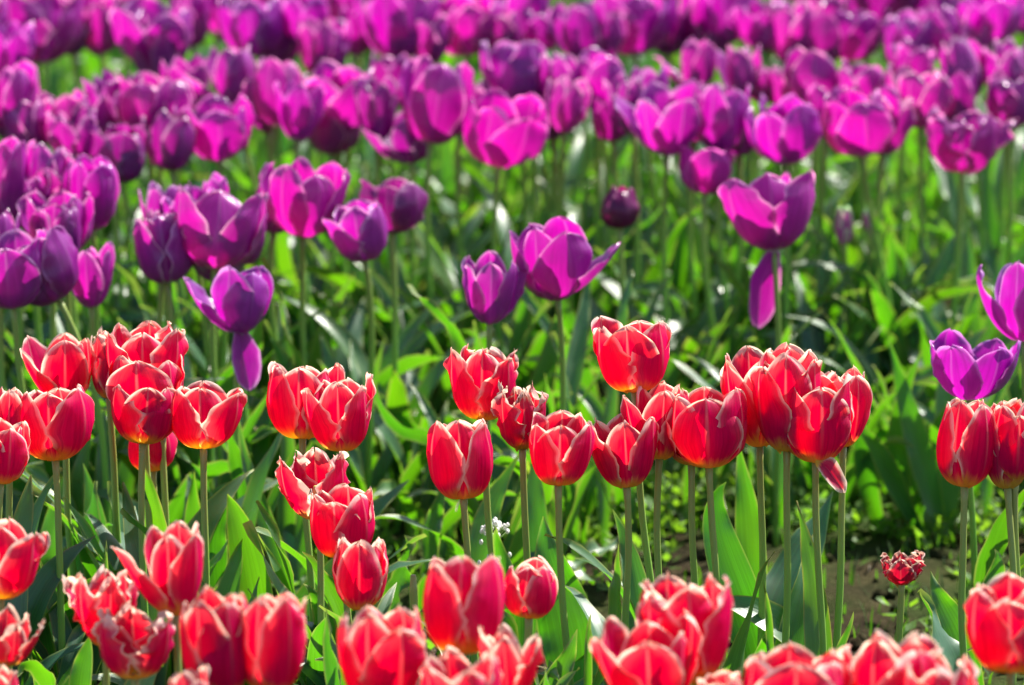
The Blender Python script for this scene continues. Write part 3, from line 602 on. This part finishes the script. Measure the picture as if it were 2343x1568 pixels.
# ------------------------------------------------------------------ leaves read off the picture: each a part of the nearest tulip
def hero(pts, Y0, Y1, wpx, seed, near, tint=(1, 1, 1), **k):
    C, (V, uv, rim) = leaf_px(pts, Y0, Y1, wpx, seed, **k)
    best = min((t for t in tulips), key=lambda t: np.linalg.norm(t[1][:2]-C[0][:2]))
    root = best[1]
    mesh_obj('leaf', V-root, grid_faces(len(LV), len(LU)), M_LEAF, best[0], uv, rim, tuple(tint)+(1,))
HEROES = [
 ([(1755, 1700), (1730, 1500), (1670, 1300), (1640, 1200), (1660, 1100)], 6.12, 6.14, 112, 1.0, dict(fold=.35, wave=.006, tint=(.8, 1, .8))),
 ([(1300, 1640), (1310, 1520), (1290, 1400), (1260, 1300), (1243, 1180)], 6.16, 6.2, 150, 2.0, dict(fold=.25, wave=.012, tint=(.9, 1.1, .8))),
 ([(1745, 1690), (1770, 1480), (1810, 1350), (1850, 1240), (1905, 1125)], 6.18, 6.3, 150, 3.0, dict(fold=.5, wave=.006, roll=.5, tint=(.7, .9, 1.0))),
 ([(1700, 1650), (1715, 1400), (1720, 1250), (1700, 1120), (1690, 1010)], 6.35, 6.35, 80, 4.0, dict(fold=.4)),
 ([(2250, 1700), (2215, 1520), (2180, 1420), (2150, 1370), (2128, 1306)], 6.1, 6.1, 76, 5.0, dict(fold=.45, wave=.006)),
 ([(2245, 1500), (2250, 1420), (2268, 1340), (2282, 1300), (2275, 1255)], 6.2, 6.2, 62, 6.0, dict(fold=.5)),
 ([(1360, 1330), (1330, 1300), (1350, 1265), (1395, 1255), (1425, 1215)], 6.5, 6.6, 48, 7.0, dict(fold=.5, wave=.012, roll=1.0)),
 ([(870, 1500), (885, 1400), (915, 1340), (930, 1280), (925, 1225)], 6.3, 6.3, 67, 8.0, dict(fold=.3, wave=.012, roll=.9)),
 ([(1080, 1420), (1095, 1280), (1110, 1200), (1140, 1120), (1190, 1035)], 6.35, 6.4, 67, 9.0, dict(fold=.4, tint=(1.2, 1.2, .8))),
 ([(1240, 1500), (1235, 1350), (1228, 1200), (1222, 1120), (1228, 1030)], 6.4, 6.45, 68, 10.0, dict(fold=.3, tint=(.9, 1.1, .8))),
 ([(1060, 1000), (1000, 1000), (930, 985), (885, 950), (850, 860)], 6.75, 6.7, 50, 11.0, dict(fold=.4, roll=.8, tint=(.8, .9, 1.1))),
 ([(1000, 1350), (985, 1260), (990, 1200), (1005, 1150), (1012, 1100)], 6.5, 6.5, 48, 12.0, dict(fold=.3, wave=.008)),
 ([(2160, 1260), (2130, 1120), (2090, 1000), (2070, 900), (2030, 770)], 6.8, 6.8, 66, 13.0, dict(fold=.4, tint=(.8, 1, .8))),
 ([(2030, 1250), (1990, 1130), (1975, 1050), (1965, 980), (1930, 900)], 6.85, 6.8, 57, 14.0, dict(fold=.4, tint=(.8, .9, .8))),  # dark tint paints in the shade low in the purple bed
 ([(2120, 1250), (2060, 1130), (2020, 1060), (1990, 1000), (1940, 960)], 6.82, 6.75, 54, 15.0, dict(fold=.5, tint=(.8, .9, .8))),  # bed shade put into the tint
 ([(2080, 1240), (2060, 1100), (2050, 1000), (2070, 900), (2110, 800)], 6.84, 6.8, 54, 16.0, dict(fold=.4, tint=(.8, .9, .8))),  # bed shade put into the tint
 ([(2110, 1230), (2150, 1130), (2180, 1060), (2240, 980), (2300, 900)], 6.84, 6.8, 54, 17.0, dict(fold=.4, tint=(.8, .9, .8))),  # bed shade put into the tint
 ([(2150, 980), (2160, 900), (2190, 840), (2215, 790), (2260, 748)], 6.85, 6.9, 57, 18.0, dict(fold=.3, tint=(1.3, 1.2, .8))),
 ([(1290, 1000), (1300, 900), (1325, 800), (1335, 700), (1350, 600)], 6.8, 6.9, 48, 19.0, dict(fold=.4)),
 ([(1420, 800), (1425, 730), (1432, 690), (1440, 650), (1445, 615)], 6.8, 6.85, 42, 20.0, dict(fold=.3, roll=.9)),
 ([(1110, 1000), (1085, 850), (1040, 760), (985, 700), (930, 650)], 6.75, 6.7, 33, 21.0, dict(fold=.4, roll=.6, wave=.008)),
 ([(600, 1640), (590, 1450), (570, 1300), (545, 1200), (520, 1130)], 6.2, 6.2, 100, 22.0, dict(fold=.4, tint=(1.2, 1.2, .8))),
 ([(680, 1500), (650, 1330), (610, 1200), (570, 1080), (545, 950)], 6.45, 6.5, 48, 23.0, dict(fold=.3)),
 ([(120, 1650), (100, 1500), (100, 1350), (120, 1200), (150, 1080)], 6.4, 6.45, 80, 24.0, dict(fold=.4, tint=(1, 1.1, .8))),
 ([(240, 1640), (230, 1450), (225, 1300), (215, 1180), (190, 1060)], 6.35, 6.4, 88, 25.0, dict(fold=.35, tint=(.8, 1, .8))),
 ([(420, 1600), (440, 1420), (450, 1300), (440, 1180), (445, 1080)], 6.4, 6.4, 76, 26.0, dict(fold=.35, tint=(1.1, 1.2, .8))),
 ([(240, 1420), (242, 1380), (243, 1330), (243, 1280), (243, 1235)], 6.05, 6.05, 16, 27.0, dict(fold=.8)),
 ([(1420, 1560), (1412, 1440), (1410, 1380), (1412, 1310), (1415, 1245)], 5.95, 5.95, 42, 28.0, dict(fold=.8, roll=.4)),
 ([(770, 1700), (770, 1600), (760, 1540), (752, 1470), (745, 1390)], 5.8, 5.8, 46, 29.0, dict(fold=.6, roll=.5, tint=(.9, 1, 1.1))),
 ([(1330, 1700), (1345, 1600), (1342, 1520), (1348, 1450), (1352, 1400)], 5.9, 5.9, 26, 30.0, dict(fold=.8)),
 ([(1200, 1720), (1240, 1620), (1270, 1560), (1300, 1500), (1320, 1440)], 5.9, 5.9, 70, 31.0, dict(fold=.5)),
 ([(190, 1700), (180, 1600), (190, 1540), (195, 1490), (205, 1450)], 5.85, 5.85, 60, 32.0, dict(fold=.5)),
 ([(110, 1700), (120, 1590), (90, 1530), (60, 1520), (40, 1550)], 5.85, 5.8, 60, 33.0, dict(fold=.4, roll=.8)),
 ([(1905, 1640), (1900, 1560), (1915, 1500), (1940, 1440), (1952, 1400)], 6.05, 6.05, 26, 34.0, dict(fold=.8)),
 ([(1770, 1620), (1762, 1500), (1760, 1440), (1755, 1380), (1745, 1330)], 6.0, 6.0, 24, 35.0, dict(fold=.8)),
 ([(1660, 1330), (1640, 1270), (1640, 1220), (1650, 1180), (1655, 1130)], 6.45, 6.5, 48, 36.0, dict(fold=.3)),
 ([(500, 1420), (490, 1300), (490, 1250), (500, 1180), (535, 1130)], 6.3, 6.3, 72, 37.0, dict(fold=.3, tint=(.8, .9, .8))),
]
for pts, Y0, Y1, wpx, sd, kw in HEROES: hero(pts, Y0, Y1, wpx, sd, None, **kw)

# ------------------------------------------------------------------ the leaf mass between the tulips (past counting)
def in_gap(x, y):                                        # bare strip between the beds, widest on the right
    q = proj(np.array([x, y, 0.]))[0]
    if q[0] < 820: return q[1] > 1250 and rng.random() < .3
    if q[0] < 1350: return 1280 < q[1] < 1800 and rng.random() < .88
    return 1235 < q[1] < 2120 and rng.random() < .985
AV, AF, AU, AR, off = [], [], [], [], 0
cnt = 0
while cnt < 3000:
    y = rng.uniform(5.2, 9.2); x = rng.uniform(-.125*y, .125*y)
    if in_gap(x, y): continue
    if y < 6.6 and rng.random() < .5: continue
    cnt += 1
    red = y < 6.6
    L = rng.uniform(.13, .235) if red else rng.uniform(.13, .245)
    V, uv, rim = leaf_local(np.array([x, y, ground_z(x, y)-.004]), rng.uniform(0, 6.28), L, rng.uniform(.010, .021) if red else rng.uniform(.007, .018), rng.uniform(2, 22), rng.choice([rng.uniform(5, 60), rng.uniform(60, 120)]),
                            rng.uniform(0, 99), rng.uniform(-1, 1), rng.uniform(.25, .7), rng.uniform(.002, .007))
    AV.append(V); AU += uv; AR.append(rim); AF += [tuple(i+off for i in f) for f in grid_faces(len(LV), len(LU))]; off += len(V)
o = mesh_obj('tulip_foliage', np.concatenate(AV), AF, M_LEAF, None, AU, np.concatenate(AR))
tag(o, 'dense mass of upright green tulip leaves filling both flower beds', 'foliage', None, 'stuff')

# weeds and chickweed on the soil
AV, AF, AU, AR, off = [], [], [], [], 0
for i in range(7000):
    y = rng.uniform(5.3, 7.6) if i % 3 else rng.uniform(6.75, 7.0); x = rng.uniform(-.1*y, .1*y)
    if nz(x*6, y*6, 9) + nz(x*19, y*19, 4)*.5 < -.06: continue
    q = proj(np.array([x, y, 0.]))[0]
    if q[0] > 1350 and 1235 < q[1] < 1720 and rng.random() < .70: continue
    zz = ground_z(x, y); n = rng.randint(3, 7); hh = rng.uniform(0, .035)
    for k in range(n):
        a = rng.uniform(0, 6.28); l = rng.uniform(.006, .020); wd = l*rng.uniform(.22, .4); el = rng.uniform(.1, 1.2)
        d = np.array([math.cos(a)*math.cos(el), math.sin(a)*math.cos(el), math.sin(el)]); s = np.array([-math.sin(a), math.cos(a), 0])*wd
        b = np.array([x, y, zz + hh*rng.random()]) + d*rng.uniform(0, .01)
        AV += [b, b+d*l*.45+s, b+d*l*.5-np.array([0, 0, wd*.3]), b+d*l*.45-s, b+d*l]
        AU += [(.5, 0), (1, .5), (.5, .5), (0, .5), (.5, 1)]; AR += [.002, 0, .006, 0, 0]
        AF += [(off, off+1, off+2), (off, off+2, off+3), (off+2, off+1, off+4), (off+2, off+4, off+3)]; off += 5
o = mesh_obj('weeds', AV, AF, M_WEED, None, AU, AR)
tag(o, 'small light green weeds covering the soil between the tulips', 'weeds', None, 'stuff')

# short dark grass on the strip of soil
AV, AF, AU, AR, off = [], [], [], [], 0
for i in range(5200):
    y = rng.uniform(5.7, 7.05); x = rng.uniform(-.1*y, .1*y)
    if nz(x*8, y*8, 21) < -.16: continue
    zz = ground_z(x, y)-.002; a = rng.uniform(0, 6.28); l = rng.uniform(.010, .034); wd = rng.uniform(.0007, .0016)
    s = np.array([math.cos(a), math.sin(a), 0])*wd; d = np.array([math.cos(a+1.5), math.sin(a+1.5), 0])*l*rng.uniform(.1, .8); b = np.array([x, y, zz]); u_ = np.array([0, 0, l])
    AV += [b-s, b+s, b+s*.8+d*.35+u_*.6, b-s*.8+d*.35+u_*.6, b+d+u_]
    AU += [(0, 0), (1, 0), (1, .5), (0, .5), (.5, 1)]; AR += [.003]*5
    AF += [(off, off+1, off+2, off+3), (off+3, off+2, off+4)]; off += 5
o = mesh_obj('grass', AV, AF, M_WEED, None, AU, AR, (.45, .6, .5, 1))
tag(o, 'short dark green grass sprouting from the soil between the beds', 'grass', None, 'stuff')

# clods and bits of straw
AV, AF, off = [], [], 0
for i in range(1500):
    y = rng.uniform(5.4, 7.6); x = rng.uniform(-.1*y, .1*y); r0 = rng.uniform(.002, .010)*(1 if rng.random() < .9 else 1.8)
    c = np.array([x, y, ground_z(x, y)+r0*.3]); sd = rng.uniform(0, 99)
    nn = 7
    for j in range(4):
        for k in range(nn):
            th = math.pi*(j+.5)/4; ph = 2*math.pi*k/nn
            d = np.array([math.sin(th)*math.cos(ph), math.sin(th)*math.sin(ph), math.cos(th)*.7])
            AV.append(c + d*r0*(1+.7*nz(d[0]*1.5+sd, d[1]*1.5, d[2]*1.5)))
    for j in range(3):
        for k in range(nn): AF.append((off+j*nn+k, off+(j+1)*nn+k, off+(j+1)*nn+(k+1) % nn, off+j*nn+(k+1) % nn))
    AF.append(tuple(off+k for k in range(nn))); AF.append(tuple(off+3*nn+k for k in range(nn))[::-1]); off += 4*nn
o = mesh_obj('soil_clods', AV, AF, M_SOIL); tag(o, 'brown crumbs and clods of soil on the bed', 'soil', None, 'stuff')
AV, AF, off = [], [], 0
for i in range(160):
    y = rng.uniform(5.6, 7.2); x = rng.uniform(-.1*y, .1*y); a = rng.uniform(0, 6.28); l = rng.uniform(.01, .05)
    p = np.array([x, y, ground_z(x, y)+.004]); d = np.array([math.cos(a), math.sin(a), rng.uniform(-.1, .25)])
    V, F, U = tube([p, p+d*l*.5+np.array([0, 0, .003]), p+d*l], [.0008, .001, .0006], 5)
    AV += list(V); AF += [tuple(q+off for q in f) for f in F]; off += len(V)
o = mesh_obj('straw', AV, AF, M_STRAW); tag(o, 'pale bits of dry straw scattered on the soil', 'straw', None, 'stuff')

# ------------------------------------------------------------------ single small things
def empty(name, loc, label, cat):
    e = bpy.data.objects.new(name, None); e.empty_display_size = .02; scene.collection.objects.link(e); e.location = loc; tag(e, label, cat); return e
# shepherd's purse
P = at_y(1130, 1215, 6.22); root = np.array([P[0]+.012, 6.22, ground_z(P[0], 6.22)]); e = empty('weed_flower', root, 'tiny white weed flower head on a thin green stalk', 'wild flower')
top = P-root
V, F, U = tube(bez(np.zeros(3), np.array([.004, 0, .07]), top-np.array([-.012, 0, .05]), top, 14), [.0009]*14, 6); mesh_obj('stem', V, F, M_WSTEM, e, U)
r = random.Random(5); SV, SF, so = [], [], 0; HV, HF, ho = [], [], 0
def blob(c, r0, st=1.0, ax=2):
    V = []; F = []
    for j in range(5):
        for k in range(6):
            th = math.pi*(j+.4)/4.8; ph = math.pi*k/3; d = np.array([math.sin(th)*math.cos(ph), math.sin(th)*math.sin(ph), math.cos(th)*st]); V.append(c+d*r0)
    for j in range(4):
        for k in range(6): F.append((j*6+k, (j+1)*6+k, (j+1)*6+(k+1) % 6, j*6+(k+1) % 6))
    F.append((5, 4, 3, 2, 1, 0)[::-1]); F.append(tuple(24+k for k in range(6))[::-1]); return V, F
for k in range(34):
    a = r.uniform(0, 6.28); q = r.uniform(.1, 1); c = top+np.array([math.cos(a)*.014*q, math.sin(a)*.014*q, .006*(1-q)+r.uniform(-.002, .005)])
    V, F, U = tube([top-np.array([0, 0, .010*q+.002]), c], [.0005, .0005], 4); SV += list(V); SF += [tuple(i+so for i in f) for f in F]; so += len(V)
    V, F = blob(c, r.uniform(.0013, .0022), 1.3); HV += V; HF += [tuple(i+ho for i in f) for f in F]; ho += len(V)
for k in range(14):                                      # side stalks with seed pods
    t = r.uniform(.55, .93); b = top*t; a = r.uniform(0, 6.28); c = b+np.array([math.cos(a)*.018, math.sin(a)*.018, .008])
    V, F, U = tube([b, (b+c)/2+np.array([0, 0, -.001]), c], [.0003]*3, 4); SV += list(V); SF += [tuple(i+so for i in f) for f in F]; so += len(V)
    V, F = blob(c, .0018, 1.5); HV += V; HF += [tuple(i+ho for i in f) for f in F]; ho += len(V)
mesh_obj('stalks', SV, SF, M_WSTEM, e); mesh_obj('flower_buds', HV, HF, M_WHITE, e)
# headless stalk
P = at_y(945, 1316, 6.0); gz = ground_z(P[0], 6.0); e = empty('bare_stem', (P[0]+.008, 6.0, gz), 'short green stem without a bloom between the red tulips', 'stem')
tl = P-np.array(e.location)
V, F, U = tube(bez(np.zeros(3), np.array([0, 0, .05]), tl-np.array([0, 0, .05]), tl, 12), [.0036]*11+[.0024], 9); mesh_obj('stalk', V, F, M_STEM, e, U)
# small orange insect hovering at a purple bloom
P = at_y(1443, 42, 7.75); e = empty('flying_insect', P, 'small orange insect in front of a purple bloom at the top', 'insect')
V, F = blob(np.zeros(3), .0045, .75); V = [np.array([p[0]*2.0, p[1], p[2]]) for p in V]; mesh_obj('body', V, F, M_FLY, e)
for sd in (-1, 1):
    V = [np.array(p) for p in [(0, 0, .003), (-.006, sd*.006, .006), (-.012, sd*.009, .006), (-.008, sd*.002, .004)]]; V += [p+np.array([0, 0, .0004]) for p in V]
    mesh_obj('wing', V, [(0, 1, 2, 3), (7, 6, 5, 4), (0, 4, 5, 1), (1, 5, 6, 2), (2, 6, 7, 3), (3, 7, 4, 0)], M_STRAW, e)
